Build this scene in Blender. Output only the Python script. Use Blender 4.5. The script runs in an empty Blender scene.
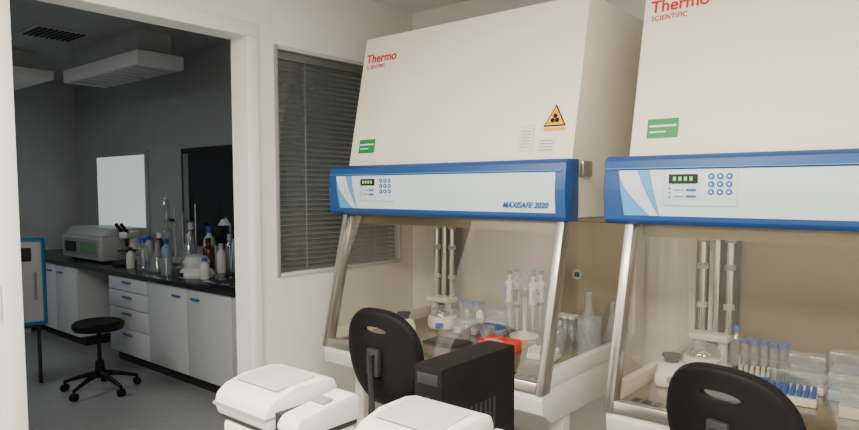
import bpy, bmesh, math, random
from mathutils import Matrix, Vector
random.seed(4)
rad = math.radians
# ------------------------------------------------------------ materials
MATS = {}
def mat(name, col, rough=0.5, metal=0.0, emis=None, es=0.0, noise=0.0, nscale=20, bump=0.0, spec=0.5, trans=0.0, coat=0.0):
    if name in MATS: return MATS[name]
    m = bpy.data.materials.new(name); m.use_nodes = True
    nt = m.node_tree; b = nt.nodes['Principled BSDF']
    c = (col[0], col[1], col[2], 1)
    b.inputs['Base Color'].default_value = c
    b.inputs['Roughness'].default_value = rough
    b.inputs['Metallic'].default_value = metal
    b.inputs['Specular IOR Level'].default_value = spec
    if trans: b.inputs['Transmission Weight'].default_value = trans
    if coat: b.inputs['Coat Weight'].default_value = coat
    if emis:
        b.inputs['Emission Color'].default_value = (*emis, 1); b.inputs['Emission Strength'].default_value = es
    if noise or bump:
        tc = nt.nodes.new('ShaderNodeTexCoord'); n = nt.nodes.new('ShaderNodeTexNoise')
        n.inputs['Scale'].default_value = nscale; n.inputs['Detail'].default_value = 4
        nt.links.new(tc.outputs['Object'], n.inputs['Vector'])
        if noise:
            r = nt.nodes.new('ShaderNodeValToRGB')
            lo = [max(0, x*(1-noise)) for x in col]; hi = [min(1, x*(1+noise)) for x in col]
            r.color_ramp.elements[0].position = .3; r.color_ramp.elements[1].position = .7
            r.color_ramp.elements[0].color = (*lo, 1); r.color_ramp.elements[1].color = (*hi, 1)
            nt.links.new(n.outputs['Fac'], r.inputs['Fac']); nt.links.new(r.outputs['Color'], b.inputs['Base Color'])
        if bump:
            bp = nt.nodes.new('ShaderNodeBump'); bp.inputs['Strength'].default_value = bump; bp.inputs['Distance'].default_value = .005
            nt.links.new(n.outputs['Fac'], bp.inputs['Height']); nt.links.new(bp.outputs['Normal'], b.inputs['Normal'])
    MATS[name] = m; return m
def glassmat(name, tint=(1,1,1), refl=0.05, rough=0.02, haze=0.0, hazecol=(.8,.75,.65), edge=.6, tw=False):
    m = bpy.data.materials.new(name); m.use_nodes = True; nt = m.node_tree
    for n in list(nt.nodes): nt.nodes.remove(n)
    out = nt.nodes.new('ShaderNodeOutputMaterial'); tr = nt.nodes.new('ShaderNodeBsdfTransparent')
    tr.inputs['Color'].default_value = (*tint, 1)
    gl = nt.nodes.new('ShaderNodeBsdfGlossy'); gl.inputs['Roughness'].default_value = rough
    lw = nt.nodes.new('ShaderNodeLayerWeight'); lw.inputs['Blend'].default_value = .5
    pw = nt.nodes.new('ShaderNodeMath'); pw.operation = 'POWER'; pw.inputs[1].default_value = 4
    ml = nt.nodes.new('ShaderNodeMath'); ml.operation = 'MULTIPLY_ADD'; ml.inputs[1].default_value = edge; ml.inputs[2].default_value = refl
    mx = nt.nodes.new('ShaderNodeMixShader')
    nt.links.new(lw.outputs['Facing'], pw.inputs[0]); nt.links.new(pw.outputs[0], ml.inputs[0]); nt.links.new(ml.outputs[0], mx.inputs[0])
    last = tr.outputs[0]
    if haze:
        df = nt.nodes.new('ShaderNodeBsdfDiffuse'); df.inputs['Color'].default_value = (*hazecol, 1)
        m2 = nt.nodes.new('ShaderNodeMixShader'); m2.inputs[0].default_value = haze
        nt.links.new(tr.outputs[0], m2.inputs[1]); nt.links.new(df.outputs[0], m2.inputs[2]); last = m2.outputs[0]
    nt.links.new(last, mx.inputs[1]); nt.links.new(gl.outputs[0], mx.inputs[2])
    nt.links.new(mx.outputs[0], out.inputs[0]); MATS[name] = m; return m

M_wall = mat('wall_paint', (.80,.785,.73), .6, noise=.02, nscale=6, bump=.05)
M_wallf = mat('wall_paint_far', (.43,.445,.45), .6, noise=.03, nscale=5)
M_ceil = mat('ceiling_paint', (.82,.82,.80), .7, noise=.02)
M_floor = mat('floor_vinyl', (.30,.31,.32), .3, noise=.08, nscale=30)
M_trim = mat('trim_paint', (.82,.82,.79), .4, noise=.01)
M_cream = mat('cabinet_enamel', (.86,.80,.68), .42, noise=.015, nscale=4)
M_white = mat('white_enamel', (.68,.66,.60), .4, noise=.01)
M_steel = mat('stainless', (.48,.46,.42), .30, .95, noise=.05, nscale=9)
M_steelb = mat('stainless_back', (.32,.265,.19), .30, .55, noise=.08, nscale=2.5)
M_steelt = mat('stainless_tray', (.38,.35,.30), .22, .8, noise=.06, nscale=5)
M_chrome = mat('chrome', (.8,.8,.8), .15, 1.0)
M_blue = mat('blue_plastic', (.009,.062,.23), .38, noise=.02)
M_lblue = mat('light_blue', (.09,.32,.60), .4)
M_panel = mat('panel_face', (.57,.67,.74), .35)
M_btn = mat('button_blue', (.03,.12,.36), .4)
M_lcd = mat('lcd_dark', (.01,.015,.01), .3)
M_lcdg = mat('lcd_digits', (.2,.5,.2), .4, emis=(.4,.9,.35), es=.4)
M_red = mat('red_ink', (.55,.006,.006), .5)
M_textb = mat('blue_ink', (.015,.09,.32), .5)
M_green = mat('green_sticker', (.006,.25,.06), .5, noise=.05)
M_yellow = mat('yellow_sticker', (.85,.40,.008), .5)
M_black = mat('black_plastic', (.006,.006,.0065), .5, noise=.2, nscale=60, spec=.2)
M_blackm = mat('black_metal', (.007,.0055,.005), .6, bump=.15, nscale=200, spec=.2)
M_grey = mat('grey_plastic', (.26,.27,.28), .45)
M_dgrey = mat('dark_grey', (.03,.03,.033), .5, spec=.3)
M_wplast = mat('white_plastic', (.76,.76,.74), .35, noise=.01)
M_lgrey = mat('light_grey_plastic', (.50,.51,.52), .4)
M_slat = mat('blind_slat', (.14,.15,.15), .45, noise=.05)
M_counter = mat('counter_dark', (.015,.017,.021), .25, noise=.2, nscale=40)
M_lab = mat('lab_unit_white', (.62,.64,.67), .4, noise=.01)
M_instr = mat('instrument_grey', (.42,.44,.44), .45)
M_orange = mat('orange_plastic', (.9,.045,.004), .4)
M_cap = mat('cap_blue', (.02,.10,.55), .4)
M_paleblue = mat('pale_blue', (.30,.46,.68), .4)
M_teal = mat('teal_blue', (.02,.18,.40), .4)
M_desk = mat('desk_laminate', (.6,.6,.58), .4, noise=.03)
M_frost = mat('lit_frosted_pane', (.5,.6,.57), .5, emis=(.75,.9,.84), es=.6)
M_darkpane = mat('dark_pane', (.012,.016,.02), .12)
M_liq = mat('reagent_green', (.12,.30,.18), .2)
M_amber = mat('amber_glass', (.10,.03,.01), .15)
G_win = glassmat('window_glass', (.9,.92,.9), .05)
G_sash = glassmat('sash_glass', (.84,.80,.73), .10, haze=.03, hazecol=(.7,.62,.5))
G_side = glassmat('side_glass', (.94,.94,.92), .04, haze=.06, edge=.3)
G_lab = glassmat('labware_glass', (.80,.85,.88), .18, haze=.18, hazecol=(.85,.9,.95))
M_lampd = mat('lamp_diffuser', (.9,.9,.9), .5, emis=(1,.97,.9), es=3.0)

# ------------------------------------------------------------ mesh builder
class MB:
    def __init__(s): s.bm = bmesh.new(); s.mats = []
    def mi(s, m):
        if m not in s.mats: s.mats.append(m)
        return s.mats.index(m)
    def _merge(s, b, m, M=None):
        if M is not None: bmesh.ops.transform(b, matrix=M, verts=b.verts)
        bmesh.ops.recalc_face_normals(b, faces=b.faces)
        i = s.mi(m)
        vm = {v: s.bm.verts.new(v.co) for v in b.verts}
        for f in b.faces:
            try: nf = s.bm.faces.new([vm[v] for v in f.verts]); nf.material_index = i; nf.smooth = True
            except ValueError: pass
        b.free()
    def box(s, lo, hi, m, bev=0.0, M=None, seg=2):
        b = bmesh.new()
        c = [(lo[k]+hi[k])/2 for k in range(3)]; d = [abs(hi[k]-lo[k]) for k in range(3)]
        bmesh.ops.create_cube(b, size=1, matrix=Matrix.Translation(c) @ Matrix.Diagonal((*d, 1)))
        if bev: bmesh.ops.bevel(b, geom=b.edges[:], offset=min(bev, min(d)*.49), segments=seg, affect='EDGES', profile=.5)
        s._merge(b, m, M)
    def cyl(s, p0, p1, r0, m, r1=None, seg=20, M=None):
        p0 = Vector(p0); p1 = Vector(p1); r1 = r0 if r1 is None else r1
        L = (p1-p0).length; b = bmesh.new()
        q = (p1-p0).to_track_quat('Z', 'Y').to_matrix().to_4x4()
        bmesh.ops.create_cone(b, cap_ends=True, segments=seg, radius1=r0, radius2=r1, depth=L,
                              matrix=Matrix.Translation((p0+p1)/2) @ q)
        s._merge(b, m, M)
    def lathe(s, c, prof, m, seg=24, M=None, sx=1, sy=1):
        b = bmesh.new(); rings = []
        for r, z in prof:
            if r < 1e-5: rings.append([b.verts.new((c[0], c[1], c[2]+z))])
            else: rings.append([b.verts.new((c[0]+r*sx*math.cos(2*math.pi*k/seg), c[1]+r*sy*math.sin(2*math.pi*k/seg), c[2]+z)) for k in range(seg)])
        for a, d in zip(rings, rings[1:]):
            for k in range(seg):
                k2 = (k+1) % seg
                if len(a) == 1 and len(d) == 1: continue
                if len(a) == 1: b.faces.new((a[0], d[k], d[k2]))
                elif len(d) == 1: b.faces.new((a[k], a[k2], d[0]))
                else: b.faces.new((a[k], a[k2], d[k2], d[k]))
        s._merge(b, m, M)
    def prism(s, poly, x0, x1, m, bev=0, M=None):      # polygon in (y,z) extruded along x
        b = bmesh.new()
        A = [b.verts.new((x0, y, z)) for y, z in poly]; B = [b.verts.new((x1, y, z)) for y, z in poly]
        b.faces.new(A); b.faces.new(B[::-1]); n = len(poly)
        for k in range(n): b.faces.new((A[k], A[(k+1) % n], B[(k+1) % n], B[k]))
        if bev: bmesh.ops.bevel(b, geom=b.edges[:], offset=bev, segments=2, affect='EDGES', profile=.5)
        s._merge(b, m, M)
    def poly(s, pts, m, M=None):
        b = bmesh.new(); b.faces.new([b.verts.new(p) for p in pts]); s._merge(b, m, M)
    def tube(s, pts, r, m, seg=10, M=None):
        pts = [Vector(p) for p in pts]; b = bmesh.new(); rings = []
        up = Vector((0, 0, 1))
        for i, p in enumerate(pts):
            t = (pts[min(i+1, len(pts)-1)]-pts[max(i-1, 0)]).normalized()
            a = t.cross(up)
            if a.length < 1e-3: a = t.cross(Vector((1, 0, 0)))
            a.normalize(); c = t.cross(a)
            rr = r[i] if isinstance(r, (list, tuple)) else r
            rings.append([b.verts.new(p+a*rr*math.cos(2*math.pi*k/seg)+c*rr*math.sin(2*math.pi*k/seg)) for k in range(seg)])
        for A, B in zip(rings, rings[1:]):
            for k in range(seg): b.faces.new((A[k], A[(k+1) % seg], B[(k+1) % seg], B[k]))
        b.faces.new(rings[0]); b.faces.new(rings[-1][::-1])
        s._merge(b, m, M)
    def done(s, name, loc=(0,0,0), rz=0, parent=None, ang=35):
        me = bpy.data.meshes.new(name); s.bm.to_mesh(me); s.bm.free()
        for m in s.mats: me.materials.append(m)
        me.set_sharp_from_angle(angle=rad(ang))
        o = bpy.data.objects.new(name, me); bpy.context.collection.objects.link(o)
        o.location = loc; o.rotation_euler = (0, 0, rz)
        if parent: o.parent = parent
        return o
def empty(name, loc):
    o = bpy.data.objects.new(name, None); bpy.context.collection.objects.link(o); o.location = loc
    o.empty_display_size = .1; return o
def text(s, size, m, loc, rot, parent, name, bold=0.0, sx=1, align='LEFT', shear=0):
    c = bpy.data.curves.new(name, 'FONT'); c.body = s; c.size = size; c.offset = bold; c.extrude = .0004; c.align_x = align; c.shear = shear
    c.materials.append(m); o = bpy.data.objects.new(name, c); bpy.context.collection.objects.link(o)
    o.location = loc; o.rotation_euler = rot; o.scale = (sx, 1, 1); o.parent = parent; return o
def simplebox(name, lo, hi, m, bev=0):
    c = [(lo[k]+hi[k])/2 for k in range(3)]
    b = MB(); b.box([lo[k]-c[k] for k in range(3)], [hi[k]-c[k] for k in range(3)], m, bev); return b.done(name, c)

# ------------------------------------------------------------ room shell
XW = -2.60; XWo = -2.70; HN = 2.50; HF = 2.70
NX1, NY0, NY1 = 2.0, -2.4, 2.95
FX0, FY0, FY1 = -7.95, -1.2, 3.15
DY0, DY1, DZ = .81, 1.79, 2.17
WY0, WY1, WZ0, WZ1 = 1.94, 2.84, 1.02, 2.15
simplebox('floor', (FX0-.1, NY0-.1, -.1), (NX1+.1, FY1+.1, 0), M_floor)
simplebox('ceiling', (XW, NY0-.1, HN), (NX1+.1, NY1+.1, HN+.1), M_ceil)
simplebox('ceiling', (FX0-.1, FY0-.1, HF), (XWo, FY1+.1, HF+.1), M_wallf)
for lo, hi in (((XWo, NY0, 0), (XW, DY0, 2.85)), ((XWo, DY0, DZ), (XW, DY1, 2.85)), ((XWo, DY1, 0), (XW, WY0, 2.85)),
               ((XWo, WY0, 0), (XW, WY1, WZ0)), ((XWo, WY0, WZ1), (XW, WY1, 2.85)), ((XWo, WY1, 0), (XW, FY1, 2.85))):
    simplebox('wall_west', lo, hi, M_wall)
simplebox('wall_north', (XW, NY1, 0), (NX1, NY1+.1, HN), M_wall)
simplebox('wall_east', (NX1, NY0, 0), (NX1+.1, NY1+.1, HN), M_wall)
simplebox('wall_south', (XW, NY0-.1, 0), (NX1+.1, NY0, HN), M_wall)
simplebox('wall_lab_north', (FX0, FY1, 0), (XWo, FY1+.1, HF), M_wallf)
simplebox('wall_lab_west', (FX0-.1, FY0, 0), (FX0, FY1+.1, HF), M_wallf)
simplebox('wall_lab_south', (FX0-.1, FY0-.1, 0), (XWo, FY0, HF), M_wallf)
b = MB()   # door frame lining + architrave
for y0, y1, ya, yb in ((DY0, DY0+.012, DY0-.05, DY0+.012), (DY1-.012, DY1, DY1-.012, DY1+.05)):
    b.box((XWo, y0, 0), (XW, y1, DZ-.012), M_trim); b.box((XW+.0005, ya, 0), (XW+.016, yb, DZ-.012), M_trim, .004); b.box((XWo-.016, ya, 0), (XWo-.0005, yb, DZ-.012), M_trim, .004)
b.box((XWo, DY0, DZ-.012), (XW, DY1, DZ), M_trim)
b.box((XW+.0005, DY0-.05, DZ-.012), (XW+.016, DY1+.05, DZ+.05), M_trim, .004); b.box((XWo-.016, DY0-.05, DZ-.012), (XWo-.0005, DY1+.05, DZ+.05), M_trim, .004)
b.done('trim_1')
simplebox('baseboard_north', (XW, NY1-.012, 0), (NX1, NY1, .1), M_trim, .003)
b = MB()   # window with blinds
f = .018
b.box((XW-.05, WY0, WZ0), (XW+.010, WY0+f, WZ1), M_grey, .003); b.box((XW-.05, WY1-f, WZ0), (XW+.010, WY1, WZ1), M_lgrey, .003)
b.box((XW-.05, WY0+f, WZ0), (XW+.010, WY1-f, WZ0+f), M_lgrey, .003); b.box((XW-.05, WY0+f, WZ1-f), (XW+.010, WY1-f, WZ1), M_lgrey, .003)
b.poly([(XW-.006, WY0+f, WZ0+f), (XW-.006, WY1-f, WZ0+f), (XW-.006, WY1-f, WZ1-f), (XW-.006, WY0+f, WZ1-f)], G_win)
z = WZ0+.035; c = XW-.028
while z < WZ1-.06:
    b.prism([(WY0+.022, z), (WY1-.022, z), (WY1-.022, z+.001), (WY0+.022, z+.001)], -.0125, .0125, M_slat,
            M=Matrix.Translation((c, 0, z)) @ Matrix.Rotation(rad(44), 4, 'Y') @ Matrix.Translation((0, 0, -z)))
    z += .0255
b.box((c-.015, WY0+.022, WZ1-.06), (c+.015, WY1-.022, WZ1-.022), M_slat, .003)
for yy in (WY0+.2, WY1-.2): b.cyl((c+.014, yy, WZ0+.03), (c+.014, yy, WZ1-.05), .0012, M_lgrey, seg=6)
b.done('window_1')
def ceil_light(name, x, y, sx, sy, W, zc, col=(1, .92, .79)):
    b = MB(); b.box((-sx/2-.03, -sy/2-.03, -.012), (sx/2+.03, sy/2+.03, 0), M_trim, .003)
    b.box((-sx/2, -sy/2, -.016), (sx/2, sy/2, -.011), M_lampd); o = b.done(name, (x, y, zc))
    l = bpy.data.lights.new(name+'_lamp', 'AREA'); l.shape = 'RECTANGLE'; l.size = sx; l.size_y = sy; l.energy = W; l.color = col
    lo = bpy.data.objects.new('lamp', l); bpy.context.collection.objects.link(lo); lo.location = (0, 0, -.03); lo.parent = o
ceil_light('ceiling_light', -1.5, -.22, 1.2, .5, 100, HN)
ceil_light('ceiling_light', .5, -.22, 1.2, .5, 110, HN)
ceil_light('ceiling_light', -.7, 1.0, 1.2, .3, 14, HN)
ceil_light('ceiling_light', -5.6, .1, 1.2, .6, 18, HF, (.92,.97,1))  # unseen fill lamp, added to brighten the far room
b = MB()
b.box((0, -.04, -.06), (.012, .04, .06), M_trim, .004); b.box((.012, -.018, .012), (.018, .018, .045), M_wplast, .002); b.box((.012, -.018, -.045), (.018, .018, -.012), M_wplast, .002)
b.done('light_switch', (XW, .715, 1.06))

# ------------------------------------------------------------ safety cabinets
CW = 1.25; YB = 2.885; IL = .058; IR = 1.25-.012
def cabinet(X0, labels):
    E = empty('biosafety_cabinet', (X0, 2.085, 0))
    def L(mb, n): return mb.done(n, (0, -2.085, 0), parent=E)
    b = MB()
    for x in (IL+.02, IR-.08):
        for y in (2.16, YB-.07): b.box((x, y, .03), (x+.06, y+.06, .60), M_white, .004); b.cyl((x+.03, y+.03, 0), (x+.03, y+.03, .03), .022, M_dgrey)
        b.box((x+.005, 2.22, .12), (x+.055, YB-.07, .17), M_white, .004)
    b.box((IL+.08, YB-.06, .12), (IR-.08, YB-.02, .17), M_white, .004)
    L(b, 'stand')
    b = MB()
    b.prism([(1.975, .70), (1.985, .645), (2.05, .60), (YB, .60), (YB, .74), (1.99, .74)], IL+.005, IR-.005, M_white, .004)
    b.box((IL+.03, 2.0, .738), (IR-.03, YB-.05, .75), M_steelt, .002)
    for k in range(30): b.box((IL+.06+k*.037, 2.045, .7495), (IL+.085+k*.037, 2.085, .7508), M_dgrey)
    L(b, 'base')
    b = MB()
    def fy(z): return 1.985+(z-.74)*(2.125-1.985)/(1.345-.74)
    for x0, x1 in ((IL, IL+.03), (IR-.03, IR)):
        b.prism([(fy(.72)-.012, .72), (fy(.72)+.045, .72), (fy(1.345)+.045, 1.345), (fy(1.345)-.012, 1.345)], x0, x1, M_steel, .003)
        b.box((x0, YB-.10, .74), (x1, YB, 1.345), M_white, .003)
        b.prism([(2.03, .74), (YB-.1, .74), (YB-.1, .80), (2.045, .80)], x0, x1, M_white, .002)
    b.prism([(fy(.72)-.010, .722), (fy(.72)+.02, .722), (fy(.76)+.02, .76), (fy(.76)-.010, .76)], IL+.03, IR-.03, M_steel, .003)
    L(b, 'frame')
    b = MB()
    b.poly([(IL+.03, fy(.76)+.008, .76), (IR-.03, fy(.76)+.008, .76), (IR-.03, fy(1.36)+.008, 1.36), (IL+.03, fy(1.36)+.008, 1.36)], G_sash)
    L(b, 'sash')
    b = MB()
    for x in (IL+.014, IR-.014): b.poly([(x, 2.055, .80), (x, YB-.1, .80), (x, YB-.1, 1.345), (x, fy(1.345)+.045, 1.345)], G_side)
    L(b, 'side_windows')
    b = MB()
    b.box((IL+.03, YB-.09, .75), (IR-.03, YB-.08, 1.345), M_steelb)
    b.box((IL+.03, 2.17, 1.338), (IR-.03, YB-.09, 1.345), M_steel)
    b.box((IL+.03, 2.190, 1.290), (IR-.03, 2.196, 1.338), M_steelb)  # valance added to screen the interior lamp from the camera
    b.cyl((.95, YB-.10, 1.05), (.95, YB-.09, 1.05), .025, M_lgrey); b.box((.938, YB-.104, 1.038), (.962, YB-.099, 1.062), M_dgrey, .002)
    b.box((IL+.03, YB-.092, 1.300), (IR-.03, YB-.0899, 1.303), M_dgrey)
    L(b, 'liner')
    b = MB(); b.cyl((.2, 2.25, 1.322), (1.1, 2.25, 1.322), .010, M_lampd); b.box((.17, 2.235, 1.325), (1.13, 2.265, 1.338), M_wplast, .003); L(b, 'fill_lamp')  # lamp added to brighten the cabinet interior, tube kept out of view
    l = bpy.data.lights.new('fill_lamp_light', 'AREA'); l.shape = 'RECTANGLE'; l.size = .9; l.size_y = .03; l.energy = .8; l.color = (1, .84, .62)
    lo = bpy.data.objects.new('fill_light', l); bpy.context.collection.objects.link(lo); lo.parent = E; lo.location = (.65, 2.25-2.085, 1.309)
    b = MB()
    c0 = IL+.04
    b.box((c0, YB-.115, .80), (c0+.16, YB-.0905, 1.335), M_dgrey, .004)
    b.box((c0-.005, YB-.20, .84), (c0+.15, YB-.11, .87), M_wplast, .01)
    for xx in (.03, .085, .135): b.cyl((c0+xx, YB-.145, .87), (c0+xx, YB-.145, 1.335), .014, M_chrome)
    b.box((c0+.05, YB-.13, .87), (c0+.066, YB-.114, 1.33), M_wplast, .003)
    for zz in (.98, 1.14, 1.25):
        for xx in (.03, .135): b.lathe((c0+xx, YB-.145, zz), [(.014, -.012), (.021, -.01), (.021, .01), (.014, .012)], M_lgrey)
    b.cyl((c0+.03, YB-.16, .75), (c0+.03, YB-.16, .84), .022, M_wplast); b.cyl((c0+.12, YB-.16, .75), (c0+.12, YB-.16, .84), .018, M_wplast)
    L(b, 'service_column')
    b = MB()
    TS, TZ = .125, 2.19
    up = [(2.125, 1.345), (2.165, 1.565), (2.165+TS, TZ), (YB, TZ), (YB, 1.345)]
    b.prism(up, IL-.012, IR, M_cream, .006)
    b.box((.2, 2.45, TZ), (1.05, 2.8, TZ+.05), M_lgrey, .01)
    b.box((IR-.001, 2.22, 1.50), (IR+.018, 2.30, 1.56), M_steel, .004)
    L(b, 'upper_housing')
    b = MB()
    pr = [(2.105, 1.335), (2.088, 1.350), (2.080, 1.45), (2.088, 1.550), (2.108, 1.564), (2.19, 1.564), (2.19, 1.335)]
    b.prism(pr, -.008, CW+.005, M_blue, .004)
    z0, z1 = 1.366, 1.515
    def fpt(x, z, off): return (x, 2.088-.008*(1-abs(z-1.45)/.1)-off, z)
    def plate(x0, x1, za, zb, m, off):
        n = 6
        for i in range(n):
            a = za+(zb-za)*i/n; c = za+(zb-za)*(i+1)/n
            b.poly([fpt(x0, a, off), fpt(x1, a, off), fpt(x1, c, off), fpt(x0, c, off)], m)
    plate(.19, CW-.035, z0, z1, M_panel, .0015)
    N = 14
    def band(fa, fb, m, off):
        for i in range(N):
            a = z0+(z1-z0)*i/N; c = z0+(z1-z0)*(i+1)/N
            b.poly([fpt(fa(a), a, off), fpt(fb(a), a, off), fpt(fb(c), c, off), fpt(fa(c), c, off)], m)
    t = lambda z: (z-z0)/(z1-z0)
    band(lambda z: .045+.02*(1-t(z)), lambda z: .195, M_lblue, .0018)
    band(lambda z: .045+.11*(1-t(z))**1.6, lambda z: .11+.07*(1-t(z))**1.2, M_panel, .0026)
    band(lambda z: .15+.035*(1-t(z)), lambda z: .197, M_panel, .0026)
    b.box((.0, 2.078, 1.520), (CW-.01, 2.1, 1.5225), M_lblue)
    b.box((.20, 2.0775, 1.400), (.42, 2.081, 1.508), M_panel, .003)
    b.box((.215, 2.0755, 1.470), (.305, 2.079, 1.500), M_lcd)
    for i in range(4): b.box((.229+i*.017, 2.0748, 1.479), (.238+i*.017, 2.0756, 1.492), M_lcdg)
    for i in range(3):
        for j in range(3):
            b.cyl((.345+i*.026, 2.0745, 1.492-j*.024), (.345+i*.026, 2.081, 1.492-j*.024), .0095, M_btn, seg=14)
            b.cyl((.345+i*.026, 2.0738, 1.492-j*.024), (.345+i*.026, 2.0745, 1.492-j*.024), .004, M_panel, seg=8)
    for i in range(3): b.cyl((.218, 2.0755, 1.455-i*.014), (.218, 2.079, 1.455-i*.014), .003, M_btn, seg=8)
    for i in range(2):
        b.box((.232, 2.0758, 1.448-i*.02), (.262, 2.0775, 1.452-i*.02), M_grey); b.box((.27, 2.0758, 1.446-i*.02), (.30, 2.0775, 1.454-i*.02), M_btn)
    L(b, 'control_panel')
    text('Maxisafe 2020'.upper(), .029, M_textb, (.99, 2.0795-2.085, 1.384), (rad(90), 0, 0), E, 'model_lettering', .0009, shear=.3)
    ang = math.atan2(TS, TZ-1.565)
    def slw(x, z, off=.0015): return (x, 2.165+(z-1.565)*TS/(TZ-1.565)-off, z)
    def sl(x, z, off=.0015): p = slw(x, z, off); return (p[0], p[1]-2.085, p[2])
    R = (rad(90)-ang, 0, 0)
    text('Thermo', .060, M_red, sl(.070, 2.066), R, E, 'logo', .0012)
    text('SCIENTIFIC', .025, M_red, sl(.075, 2.036), R, E, 'logo_line', .0003)
    b = MB()
    def quad(x0, x1, za, zb, m, off=.001):
        b.poly([slw(x0, za, off), slw(x1, za, off), slw(x1, zb, off), slw(x0, zb, off)], m)
    quad(.10, .205, 1.625, 1.69, M_green, .002); quad(.107, .198, 1.662, 1.669, M_wplast, .0028); quad(.11, .165, 1.643, 1.648, M_wplast, .0028)
    if labels:
        quad(1.0, 1.065, 1.60, 1.70, M_panel, .002); quad(1.004, 1.061, 1.605, 1.695, M_wplast, .0024)
        for i in range(6): quad(1.01, 1.05, 1.615+i*.012, 1.618+i*.012, M_grey, .003)
        quad(1.09, 1.165, 1.59, 1.65, M_wplast, .002)
        for i in range(4): quad(1.097, 1.155, 1.60+i*.012, 1.603+i*.012, M_grey, .003)
        cx, cz = 1.15, 1.72; s = .048
        for sc, m, of in ((1.0, M_black, .002), (.82, M_yellow, .0028)):
            p = [(cx-s*sc, cz-s*.62*sc), (cx+s*sc, cz-s*.62*sc), (cx, cz+s*1.15*sc)]
            b.poly([slw(x, z, of) for x, z in p], m)
        quad(cx-.045, cx+.045, cz-.047, cz-.034, M_yellow, .002)
        for a in (90, 210, 330):
            x, z = cx+.011*math.cos(rad(a)), cz-.001+.011*math.sin(rad(a))
            pts = [(x+.0095*math.cos(2*math.pi*k/10), z+.0095*math.sin(2*math.pi*k/10)) for k in range(10)]
            b.poly([slw(px, pz, .0034) for px, pz in pts], M_black)
    L(b, 'stickers')
    return E
C1 = -2.365; C2 = -.955
cabinet(C1, True); cabinet(C2, False)
ZT = .751
# ------------------------------------------------------------ labware
def pipette_stand(x, y, rz=0):
    b = MB()
    b.lathe((0,0,0), [(0,0),(.07,0),(.072,.008),(.06,.016),(.015,.022),(.009,.03),(.009,.24),(0,.242)], M_wplast)
    b.lathe((0,0,.20), [(.012,0),(.062,.004),(.07,.012),(.062,.02),(.012,.024)], M_dgrey)
    for k in range(6):
        a = rad(60*k+15); px, py = .072*math.cos(a), .072*math.sin(a)
        b.lathe((px,py,.05), [(0,0),(.0025,0),(.004,.03),(.007,.09),(.012,.10)], M_lgrey, 12)
        b.lathe((px,py,.05), [(.012,.10),(.018,.12),(.017,.2),(.021,.205),(.021,.215),(.011,.222),(.007,.225),(.007,.245),(.013,.247),(.013,.258),(0,.262)], [M_wplast,M_grey,M_wplast][k%3], 12)
        b.cyl((px*1.25,py*1.25,.185),(px*1.25,py*1.25,.24),.012,[M_cap,M_dgrey,M_grey][k%3],seg=10)
        b.cyl((px,py,.30),(px,py,.318),.014,[M_dgrey,M_cap,M_dgrey][k%3],seg=10)
        b.cyl((px,py,.152),(px,py,.17),.0185,[M_dgrey,M_grey][k%2],seg=12)
    return b.done('pipette_stand', (x, y, ZT), rz)
def tip_rack(name, x, y, w, d, h, base, top, caps=None, rz=0):
    b = MB(); b.box((-w/2,-d/2,0),(w/2,d/2,h*.55), base, .004); b.box((-w/2+.003,-d/2+.003,h*.55),(w/2-.003,d/2-.003,h*.6), top, .002)
    nx = max(2, int(w/.018)); ny = max(2, int(d/.018))
    for i in range(nx):
        for j in range(ny):
            b.cyl((-w/2+w*(i+.5)/nx,-d/2+d*(j+.5)/ny,h*.6),(-w/2+w*(i+.5)/nx,-d/2+d*(j+.5)/ny,h),.006,caps or top,seg=8)
    return b.done(name, (x,y,ZT), rz)
def conical_rack(x, y, rz=0, n=4, m=2, cap=None):
    b = MB(); w, d = n*.034, m*.034
    for zz in (.004, .05): b.box((-w/2,-d/2,zz),(w/2,d/2,zz+.004), G_lab)
    for sx in (-w/2+.002, w/2-.002): b.box((sx-.002,-d/2,0),(sx+.002,d/2,.055), M_lgrey)
    for i in range(n):
        for j in range(m):
            px, py = -w/2+.034*(i+.5), -d/2+.034*(j+.5)
            b.lathe((px,py,.006), [(0,0),(.004,.002),(.013,.018),(.013,.10)], G_lab, 10); b.cyl((px,py,.104),(px,py,.118),.015,cap or M_cap,seg=12)
    return b.done('tube_rack', (x,y,ZT), rz)
def clearbox(x, y, w, d, h, lid, rz=0, name='pipette_tip_box'):
    b = MB(); b.box((-w/2,-d/2,0),(w/2,d/2,h*.45), lid, .004); b.box((-w/2,-d/2,h*.46),(w/2,d/2,h), G_lab, .006)
    b.box((-w/2+.006,-d/2+.006,h*.45),(w/2-.006,d/2-.006,h*.56), M_paleblue, .002)
    return b.done(name, (x,y,ZT), rz)
def vortex(x, y, rz=0, s=1):
    b = MB()
    b.box((-.06*s,-.075*s,.0),(.06*s,.075*s,.06*s), M_wplast, .016)
    b.prism([(-.07*s,.055*s),(.07*s,.055*s),(.06*s,.085*s),(-.02*s,.085*s)], -.05*s,.05*s, M_wplast, .006)
    b.lathe((0,.02*s,.082*s), [(0,0),(.026*s,0),(.03*s,.02*s),(.038*s,.026*s),(.038*s,.034*s),(.02*s,.03*s),(0,.028*s)], M_dgrey)
    b.cyl((0,-.073*s,.035*s),(0,-.085*s,.035*s),.014*s,M_grey)
    return b.done('vortex_mixer', (x,y,ZT), rz)
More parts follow.
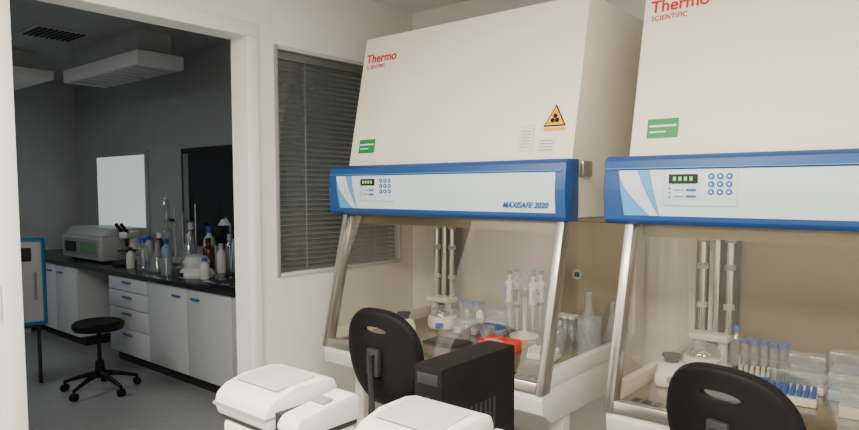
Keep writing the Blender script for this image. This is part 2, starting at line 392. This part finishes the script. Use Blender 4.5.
def microfuge(x, y, rz=0):
    b = MB(); b.lathe((0,0,0), [(0,0),(.06,0),(.072,.01),(.075,.04),(.07,.062),(.055,.07)], M_wplast, sy=1.1)
    b.lathe((0,0,.066), [(.064,0),(.06,.02),(.045,.038),(.02,.047),(0,.05)], G_lab, sy=1.1)
    b.lathe((0,0,.066), [(.05,0),(.03,.015),(0,.02)], M_dgrey)
    b.box((-.02,-.092,.015),(.02,-.07,.04), M_cap, .005)
    return b.done('mini_centrifuge', (x,y,ZT), rz)
def bottle(name, x, y, z, r, h, body, cap, rz=0):
    b = MB(); b.lathe((0,0,0), [(0,0),(r*.95,0),(r,.006),(r,h*.62),(r*.9,h*.7),(r*.4,h*.8),(r*.4,h*.86)], body)
    b.lathe((0,0,h*.84), [(0,0),(r*.5,0),(r*.5,h*.15),(r*.4,h*.16),(0,h*.16)], cap)
    return b.done(name, (x,y,z), rz)
def flask(x, y, z, r, h, liquid=None):
    b = MB(); b.lathe((0,0,0), [(0,0),(r*.95,0),(r,.008),(r*.9,h*.2),(r*.28,h*.72),(r*.26,h*.95),(r*.32,h)], G_lab)
    if liquid: b.lathe((0,0,.003), [(0,0),(r*.9,0),(r*.93,.008),(r*.8,h*.2),(0,h*.2)], liquid)
    return b.done('erlenmeyer_flask', (x,y,z))
def beaker(x, y, z, r, h):
    b = MB(); b.lathe((0,0,0), [(0,0),(r,0),(r,h),(r*1.06,h+.003),(r*.96,h),(r*.96,.004),(0,.004)], G_lab); return b.done('glass_beaker', (x,y,z))
# cabinet 1 contents
pipette_stand(-1.60, 2.62, .3)
b = MB()
b.box((-.095,-.055,0),(.095,.055,.006), M_orange, .002)
for (a, c) in (((-.095,-.055),(.095,-.049)),((-.095,.049),(.095,.055)),((-.095,-.055),(-.089,.055)),((.089,-.055),(.095,.055))):
    b.box((*a,.0),(*c,.034), M_orange, .002)
b.box((-.08,-.04,.006),(-.005,.04,.042), M_orange, .004); b.box((.01,-.04,.006),(.08,.04,.034), M_orange, .004)
b.done('sample_tray', (-1.565, 2.38, ZT), .1)
microfuge(-2.03, 2.53, .5); vortex(-2.10, 2.29, -.6, .9)
conical_rack(-1.97, 2.70, 0, 4, 2); clearbox(-1.80, 2.70, .12, .09, .10, M_paleblue); clearbox(-1.86, 2.52, .12, .085, .07, M_lgrey, .2)
tip_rack('tube_rack', -1.74, 2.56, .11, .07, .05, M_paleblue, M_wplast, M_cap)
b = MB(); b.box((-.10,-.06,0),(.10,.06,.012), M_black, .004); b.box((-.09,-.05,.012),(.09,.05,.016), M_dgrey, .002); b.done('cutting_mat', (-1.80, 2.28, ZT), .1)
bottle('reagent_bottle', -1.925, 2.60, ZT, .022, .13, G_lab, M_cap); bottle('reagent_bottle', -1.71, 2.66, ZT, .025, .15, G_lab, M_wplast); bottle('reagent_bottle', -1.86, 2.62, ZT, .02, .12, M_wplast, M_cap)
beaker(-1.70, 2.46, ZT, .035, .06); beaker(-1.80, 2.42, ZT, .025, .05)
conical_rack(-1.42, 2.70, 0, 3, 2, M_wplast)
flask(-1.29, 2.66, ZT, .065, .24); beaker(-1.21, 2.50, ZT, .05, .16); flask(-1.20, 2.71, ZT, .045, .20)
bottle('reagent_bottle', -1.36, 2.50, ZT, .035, .13, G_lab, M_wplast)
tip_rack('tube_rack', -1.33, 2.33, .12, .08, .045, M_wplast, M_lgrey, M_wplast, .1)
# cabinet 2 contents
vortex(-.80, 2.32, .3, .9); microfuge(-.76, 2.55, .4)
conical_rack(-.58, 2.71, 0, 5, 2, M_cap); tip_rack('tube_rack', -.57, 2.56, .13, .08, .045, M_cap, M_paleblue, M_wplast, .2)
clearbox(-.43, 2.68, .12, .09, .10, M_paleblue, .1); clearbox(-.41, 2.54, .12, .085, .06, M_wplast)
clearbox(-.29, 2.67, .13, .10, .13, M_lgrey); clearbox(-.27, 2.51, .12, .09, .08, M_paleblue, -.1)
clearbox(-.13, 2.65, .13, .10, .12, M_lgrey); clearbox(-.12, 2.49, .13, .09, .07, M_wplast, .1)
tip_rack('tube_rack', -.62, 2.38, .13, .08, .05, M_paleblue, M_wplast, M_cap, -.1); tip_rack('tube_rack', -.42, 2.38, .14, .09, .05, M_wplast, M_paleblue, M_cap, .1)
clearbox(-.22, 2.35, .13, .09, .08, M_lgrey, .1)
bottle('reagent_bottle', -.69, 2.74, ZT, .022, .16, G_lab, M_cap); beaker(-.48, 2.46, ZT, .03, .07)
beaker(-.66, 2.47, ZT, .025, .06)

# ------------------------------------------------------------ lab chairs
def chair(x, y, rz, zb=.97, W=.19):
    E = empty('laboratory_chair', (x, y, 0)); E.rotation_euler = (0, 0, rz)
    b = MB()
    for k in range(5):
        a = rad(72*k+20); c, s = math.cos(a), math.sin(a)
        b.tube([(0.03*c,.03*s,.11),(.15*c,.15*s,.10),(.27*c,.27*s,.075)], [.022,.018,.013], M_black)
        b.cyl((.27*c,.27*s,.05),(.27*c,.27*s,.085),.01,M_dgrey)
        b.cyl((.27*c-.02*s,.27*s+.02*c,.028),(.27*c+.02*s,.27*s-.02*c,.028),.028,M_black)
    b.lathe((0,0,.08), [(0,0),(.035,0),(.035,.06),(.026,.08),(.026,.2),(.014,.2),(.014,.36),(0,.36)], M_dgrey)
    b.done('base', parent=E)
    b = MB(); b.box((-.1,-.1,.435),(.1,.1,.452), M_dgrey, .004)
    b.lathe((0,.02,.45), [(0,0),(.15,0),(.205,.012),(.225,.035),(.215,.06),(.18,.068),(0,.058)], M_black, 36)
    b.done('seat', parent=E)
    H, zc = .175, zb-.175
    bm = bmesh.new(); N = 56; rings = 9; grid = []
    def yy(px, pz): return -.235+1.1*px*px+.25*(pz+.02)**2 - .10*pz
    for j in range(rings+1):
        t = j/rings; ring = []
        for k in range(N):
            a = 2*math.pi*k/N; c, s = math.cos(a), math.sin(a)
            ox = W*(abs(c)**.75)*(1 if c >= 0 else -1); oz = H*(abs(s)**.85)*(1 if s >= 0 else -1)
            if oz < 0: ox *= 1-.12*(-oz/H)
            ix, iz = .055*c, .013*s+.105
            px, pz = ox*(1-t)+ix*t, oz*(1-t)+iz*t
            e = .018*math.exp(-((t)/.06)**2)
            ring.append(bm.verts.new((px, yy(px, pz)+e, zc+pz)))
        grid.append(ring)
    for A, B in zip(grid, grid[1:]):
        for k in range(N): f = bm.faces.new((A[k], A[(k+1)%N], B[(k+1)%N], B[k])); f.smooth = True
    me = bpy.data.meshes.new('backrest'); bm.to_mesh(me); bm.free(); me.materials.append(M_black)
    o = bpy.data.objects.new('backrest', me); bpy.context.collection.objects.link(o); o.parent = E
    sm = o.modifiers.new('s', 'SOLIDIFY'); sm.thickness = .018; sm.offset = 0
    bv = o.modifiers.new('b', 'BEVEL'); bv.width = .005; bv.segments = 2
    b = MB(); b.tube([(0,.0,.44),(0,-.16,.435),(0,-.245,.47),(0,-.262,.56),(0,-.262,zc+.02)], .016, M_dgrey)
    b.box((-.03,-.262,zc-.06),(.03,-.238,zc+.04), M_dgrey, .006)
    b.cyl((.1,0,.44),(.26,.02,.43),.006,M_dgrey); b.lathe((.26,.02,.42),[(0,0),(.014,.002),(.014,.02),(0,.022)],M_black)
    b.done('support', parent=E)
    return E
chair(-1.625, 1.88, rad(0), 1.015, .18)
chair(-.42, 2.00, rad(-14), .98, .19)

# ------------------------------------------------------------ foreground desk and devices
ZD = .70
b = MB(); b.box((-.42,-.40,-.025),(.42,.40,0), M_desk, .004)
for sx in (-.38,.34):
    for sy in (-.37,.33): b.box((sx,sy,-.70),(sx+.04,sy+.04,-.025), M_lgrey, .003)
b.box((-.36,.34,-.25),(.36,.355,-.025), M_desk)
b.done('computer_desk', (-1.04, 1.23, ZD))
b = MB()
b.box((-.05,-.17,.008),(.05,.17,.29), M_blackm, .005); b.box((-.047,-.178,.012),(.047,-.168,.286), M_black, .004)
b.box((-.035,-.181,.24),(.035,-.177,.27), M_dgrey, .002); b.cyl((0,-.184,.2),(0,-.177,.2),.008,M_dgrey)
for i in range(8): b.box((.0495,-.1+i*.022,.06),(.0508,-.09+i*.022,.16), M_dgrey)
for sx in (-.04,.04):
    for sy in (-.14,.14): b.cyl((sx,sy,0),(sx,sy,.009),.01,M_black,seg=10)
b.done('desktop_computer', (-1.07, 1.45, ZD))
def printer(x, y, rz=0):
    b = MB()
    b.box((-.14,-.09,0),(.14,.10,.19), M_wplast, .014, seg=3)
    b.prism([(-.098,.203),(-.108,.232),(-.100,.258),(-.075,.276),(-.02,.288),(.06,.293),(.10,.285),(.110,.262),(.108,.203)], -.147, .062, M_wplast, .007)
    b.prism([(-.110,.230),(-.1085,.236),(.111,.236),(.111,.230)], -.1478, .0628, M_grey)
    b.prism([(-.06,.2845),(-.045,.2875),(.05,.2965),(.06,.2935)], -.125, .04, M_lgrey, .002)
    b.prism([(-.085,.20),(-.092,.225),(-.075,.246),(.085,.268),(.104,.258),(.104,.20)], .078, .147, M_wplast, .008)
    b.box((.061,-.08,.18),(.079,.09,.245), M_dgrey)
    b.box((-.142,-.088,.190),(.142,.098,.2035), M_dgrey)
    b.box((.088,-.0935,.205),(.137,-.086,.216), M_grey, .002)
    b.prism([(.0,.2585),(.03,.2625),(.03,.266),(.0,.262)], .09, .135, M_grey, .001)
    b.box((-.10,-.098,.04),(.10,-.088,.075), M_dgrey, .004); b.box((-.09,-.15,.035),(.09,-.09,.043), M_lgrey, .003)
    b.box((.1395,-.06,.05),(.1415,.06,.15), M_lgrey)
    for i in range(6): b.box((.141,-.05,.06+i*.014),(.1425,.05,.066+i*.014), M_dgrey)
    return b.done('label_printer', (x, y, ZD), rz)
printer(-1.25, .955); printer(-.80, .985)

# ------------------------------------------------------------ far laboratory
CF = 2.43; CT = .78
E = empty('lab_bench', (-5.3, 2.8, 0))
def L(mb, n): mb.done(n, (5.3, -2.8, 0), parent=E)
b = MB(); b.box((-7.93, CF-.03, CT-.035), (-2.72, FY1-.01, CT-.001), M_counter, .004)
L(b, 'worktop')
b = MB()
def unit(x0, x1, kind):
    b.box((x0, CF+.01, .09), (x1, FY1-.03, CT-.036), M_lab); b.box((x0, CF+.06, 0), (x1, FY1-.05, .09), M_dgrey)
    if kind == 'drawers':
        zs = [.10, .31, .48, .62, .74]
        for a, c in zip(zs, zs[1:]):
            b.box((x0+.004, CF-.008, a+.003), (x1-.004, CF+.012, c-.004), M_lab, .003)
            b.box(((x0+x1)/2-.07, CF-.028, c-.05), ((x0+x1)/2+.07, CF-.008, c-.035), M_teal, .004)
    else:
        n = kind; w = (x1-x0)/n
        for i in range(n):
            b.box((x0+i*w+.004, CF-.008, .10), (x0+(i+1)*w-.004, CF+.012, .74), M_lab, .003)
            hx = x0+i*w+(.08 if i % 2 else w-.18)
            b.box((hx, CF-.028, .665), (hx+.1, CF-.008, .68), M_teal, .004)
unit(-5.58, -4.90, 'drawers'); unit(-4.895, -3.75, 2); unit(-3.745, -2.74, 2); unit(-7.2, -6.25, 2)
b.box((-7.9, CF+.01, .09), (-7.21, FY1-.03, CT-.036), M_lab)
L(b, 'base_units')
b = MB()
b.box((-4.28, 2.52, 0), (-3.62, 2.95, .006), M_chrome, .003); b.box((-4.22, 2.56, .0055), (-3.85, 2.91, .008), M_dgrey)
b.tube([(-4.0, 3.02, 0), (-4.0, 3.02, .28), (-4.0, 2.98, .33), (-4.0, 2.88, .33), (-4.0, 2.84, .28)], .011, M_chrome)
b.done('sink', (0, 0, CT))
b = MB(); b.box((-7.93, .9, CT-.035), (-7.25, CF-.04, CT), M_counter, .004); b.box((-7.9, .92, .0), (-7.29, CF-.05, CT-.036), M_lab, .003)
for i in range(3): b.box((-7.292, .95+i*.48, .1), (-7.275, 1.41+i*.48, .735), M_lab, .003); b.box((-7.275, 1.3+i*.48, .6), (-7.255, 1.33+i*.48, .7), M_teal, .003)
b.done('side_bench')
b = MB(); b.box((-7.40, FY1-.03, .84), (-6.26, FY1, 1.84), M_wallf, .004); b.box((-7.36, FY1-.034, .88), (-6.30, FY1-.029, 1.80), M_frost)
b.done('window_2')
b = MB(); b.box((-5.60, FY1-.03, .95), (-4.40, FY1, 1.83), M_dgrey, .004); b.box((-5.56, FY1-.034, .99), (-4.44, FY1-.029, 1.79), M_darkpane)
b.box((-5.54, FY1-.045, 1.0), (-5.46, FY1-.034, 1.78), M_grey, .003)
b.done('window_3')
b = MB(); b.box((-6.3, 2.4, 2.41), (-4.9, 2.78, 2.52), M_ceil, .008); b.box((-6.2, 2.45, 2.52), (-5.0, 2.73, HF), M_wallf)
for i in range(8): b.box((-6.2+i*.16, 2.43, 2.402), (-6.10+i*.16, 2.75, 2.411), M_lgrey)
b.done('air_duct')
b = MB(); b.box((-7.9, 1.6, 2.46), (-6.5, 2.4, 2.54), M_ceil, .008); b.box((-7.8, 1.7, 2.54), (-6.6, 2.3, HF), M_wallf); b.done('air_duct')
b = MB(); b.box((-.2,-.2,-.012),(.2,.2,0), M_lgrey, .004)
for i in range(9): b.box((-.17,-.17+i*.04,-.02),(.17,-.15+i*.04,-.011), M_dgrey)
b.done('ceiling_vent', (-5.65, 2.10, HF))
b = MB()
for k in range(5):
    a = rad(72*k+8); c, s = math.cos(a), math.sin(a)
    b.tube([(0.02*c,.02*s,.13),(.12*c,.12*s,.11),(.25*c,.25*s,.07)], [.022,.017,.012], M_black)
    b.cyl((.25*c-.018*s,.25*s+.018*c,.027),(.25*c+.018*s,.25*s-.018*c,.027),.027,M_black); b.cyl((.25*c,.25*s,.04),(.25*c,.25*s,.08),.009,M_black,seg=10)
b.lathe((0,0,.1), [(0,0),(.032,0),(.03,.12),(.014,.13),(.014,.32),(.05,.33),(.12,.345),(.16,.35),(.172,.37),(.172,.395),(.155,.41),(0,.405)], M_black, 32)
b.done('stool', (-4.77, 1.99, 0))
b = MB()
b.box((-.44,-.24,.015),(.44,.24,.24), M_instr, .02, seg=3)
b.prism([(-.22,.24),(.22,.24),(.2,.31),(-.16,.31)], -.42, .42, M_lgrey, .012)
b.box((-.38,-.246,.05),(.38,-.238,.21), M_grey, .003); b.box((-.34,-.25,.08),(-.09,-.244,.18), M_lcd); b.box((.0,-.25,.08),(.34,-.244,.18), M_liq)
for sx in (-.3,.3):
    for sy in (-.18,.18): b.cyl((sx,sy,0),(sx,sy,.016),.02,M_black,seg=12)
b.done('bench_centrifuge', (-6.46, 2.80, CT))
b = MB()
b.box((-.09,-.12,0),(.09,.12,.04), M_dgrey, .012); b.box((-.03,.05,.04),(.03,.11,.26), M_wplast, .01)
b.box((-.07,-.07,.12),(.07,.06,.135), M_dgrey, .003); b.box((-.04,-.08,.24),(.04,.11,.30), M_wplast, .012)
b.cyl((0,-.03,.24),(0,-.03,.16),.02,M_dgrey,r1=.012)
for sx in (-.025,.025): b.cyl((sx,-.05,.29),(sx,-.13,.37),.015,M_dgrey)
for sx in (-.045,.045): b.cyl((sx,.08,.09),(sx*.6,.08,.09),.02,M_black)
b.done('microscope', (-5.78, 2.70, CT), .5)
b = MB()
b.box((-.07,-.1,0),(.07,.1,.012), M_lgrey, .003); b.cyl((0,.06,.01),(0,.06,.55),.006,M_chrome); b.cyl((0,.06,.4),(0,-.06,.4),.005,M_chrome)
b.lathe((0,-.06,.15), [(0,0),(.004,0),(.012,.06),(.012,.32),(.014,.33)], G_lab, 14)
b.done('burette_stand', (-5.15, 2.93, CT))
b = MB()
b.lathe((0,0,0), [(0,0),(.13,0),(.135,.02),(.12,.05),(.09,.07)], M_wplast, 28); b.lathe((0,0,.065), [(.09,0),(.10,.05),(.08,.09),(.03,.11),(0,.112)], M_lab, 28)
b.box((-.03,-.145,.012),(.03,-.12,.04), M_dgrey, .004); b.done('magnetic_stirrer', (-4.58, 2.66, CT))
flask(-5.08, 2.60, CT, .07, .26, M_liq); flask(-4.94, 2.80, CT, .08, .32); beaker(-4.84, 2.55, CT, .045, .14); beaker(-4.86, 3.0, CT, .06, .2)
for (x, y, r, h, bd, cp) in ((-5.32,2.60,.05,.27,G_lab,M_cap),(-5.42,2.80,.055,.30,M_amber,M_wplast),(-5.27,2.78,.045,.25,M_paleblue,M_cap),
        (-4.38,3.05,.05,.32,G_lab,M_cap),(-4.62,3.05,.05,.35,M_paleblue,M_cap),(-4.24,3.06,.04,.36,M_lab,M_cap),
        (-5.02,3.04,.05,.36,M_lab,M_cap),(-4.74,2.86,.045,.28,M_amber,M_dgrey),(-4.74,3.06,.04,.30,G_lab,M_wplast),(-5.92,2.95,.04,.24,M_wplast,M_cap),
        (-4.50,3.06,.04,.40,G_lab,M_dgrey),(-4.13,3.05,.04,.28,M_paleblue,M_wplast),(-5.50,2.58,.035,.18,M_wplast,M_dgrey),(-5.30,3.03,.05,.38,G_lab,M_wplast),
        (-4.40,2.62,.035,.16,M_wplast,M_cap)):
    bottle('reagent_bottle', x, y, CT, r, h, bd, cp)
bottle('wash_bottle', -4.62, 2.90, CT, .035, .24, M_wplast, M_lgrey)
b = MB(); b.box((-.1,-.09,0),(.1,.09,.05), M_wplast, .01); b.cyl((.05,.04,.05),(.05,.04,.5),.012,M_lgrey)
b.lathe((-.03,0,.2), [(0,0),(.045,.02),(.055,.06),(.045,.1),(.018,.13),(.018,.17),(.035,.19),(.035,.36),(.015,.39),(.015,.42)], G_lab, 20); b.box((-.03,.02,.38),(.06,.05,.41), M_dgrey, .004)
b.done('rotary_evaporator', (-5.62, 2.99, CT))
b = MB(); b.tube([(0,0,0),(0,0,.25),(.02,-.02,.4),(.05,-.08,.46)], .008, M_chrome); b.lathe((0,0,0),[(0,0),(.05,0),(.05,.02),(0,.022)],M_dgrey)
b.lathe((.05,-.09,.40),[(0,.05),(.02,.045),(.05,0),(.045,0),(0,.03)],M_lab); b.done('desk_lamp', (-4.44, 2.88, CT))
# blue-rimmed incubator on a wheeled stand
b = MB()
b.box((-.19,-.14,.46),(.19,.15,1.08), M_lab, .05, seg=4)
b.box((-.20,-.165,.45),(.20,-.12,1.10), M_teal, .022, seg=3); b.box((-.175,-.175,.48),(.175,-.155,1.07), M_lgrey, .009, seg=3)
b.box((-.11,-.180,.93),(.11,-.172,1.03), M_dgrey, .004); b.cyl((.13,-.20,.65),(.13,-.20,.85),.009,M_grey); b.box((.12,-.2,.66),(.14,-.17,.68),M_grey); b.box((.12,-.2,.82),(.14,-.17,.84),M_grey)
b.box((-.17,-.13,.43),(.17,.13,.46), M_dgrey, .004)
for sx in (-.14,.14):
    for sy in (-.10,.10): b.cyl((sx,sy,.06),(sx,sy,.43),.012,M_dgrey,seg=12); b.cyl((sx-.012,sy,.03),(sx+.012,sy,.03),.03,M_black,seg=14)
b.done('incubator', (-5.44, 1.68, 0), rad(72))
b = MB(); b.box((-.15,-.1,0),(.15,.1,.16), M_desk, .01); b.box((-.12,-.105,.03),(.12,-.098,.12), M_dgrey, .003); b.lathe((0,0,.16),[(0,0),(.06,0),(.05,.05),(0,.06)],M_lgrey)
b.done('heating_block', (-7.5, 2.15, CT), 1.2)

# ------------------------------------------------------------ camera + world
cam = bpy.data.cameras.new('camera'); co = bpy.data.objects.new('camera', cam); bpy.context.collection.objects.link(co)
co.location = (0, 0, 1.45); P = 4.0
co.rotation_euler = (rad(90-P), 0, rad(39.9)); cam.sensor_width = 36; cam.lens = 645/859*36
cam.shift_y = (190+645*math.tan(rad(P))-215)/859; cam.clip_start = .05
bpy.context.scene.camera = co
w = bpy.data.worlds.new('world'); w.use_nodes = True; bpy.context.scene.world = w
w.node_tree.nodes['Background'].inputs[0].default_value = (.05, .05, .055, 1)
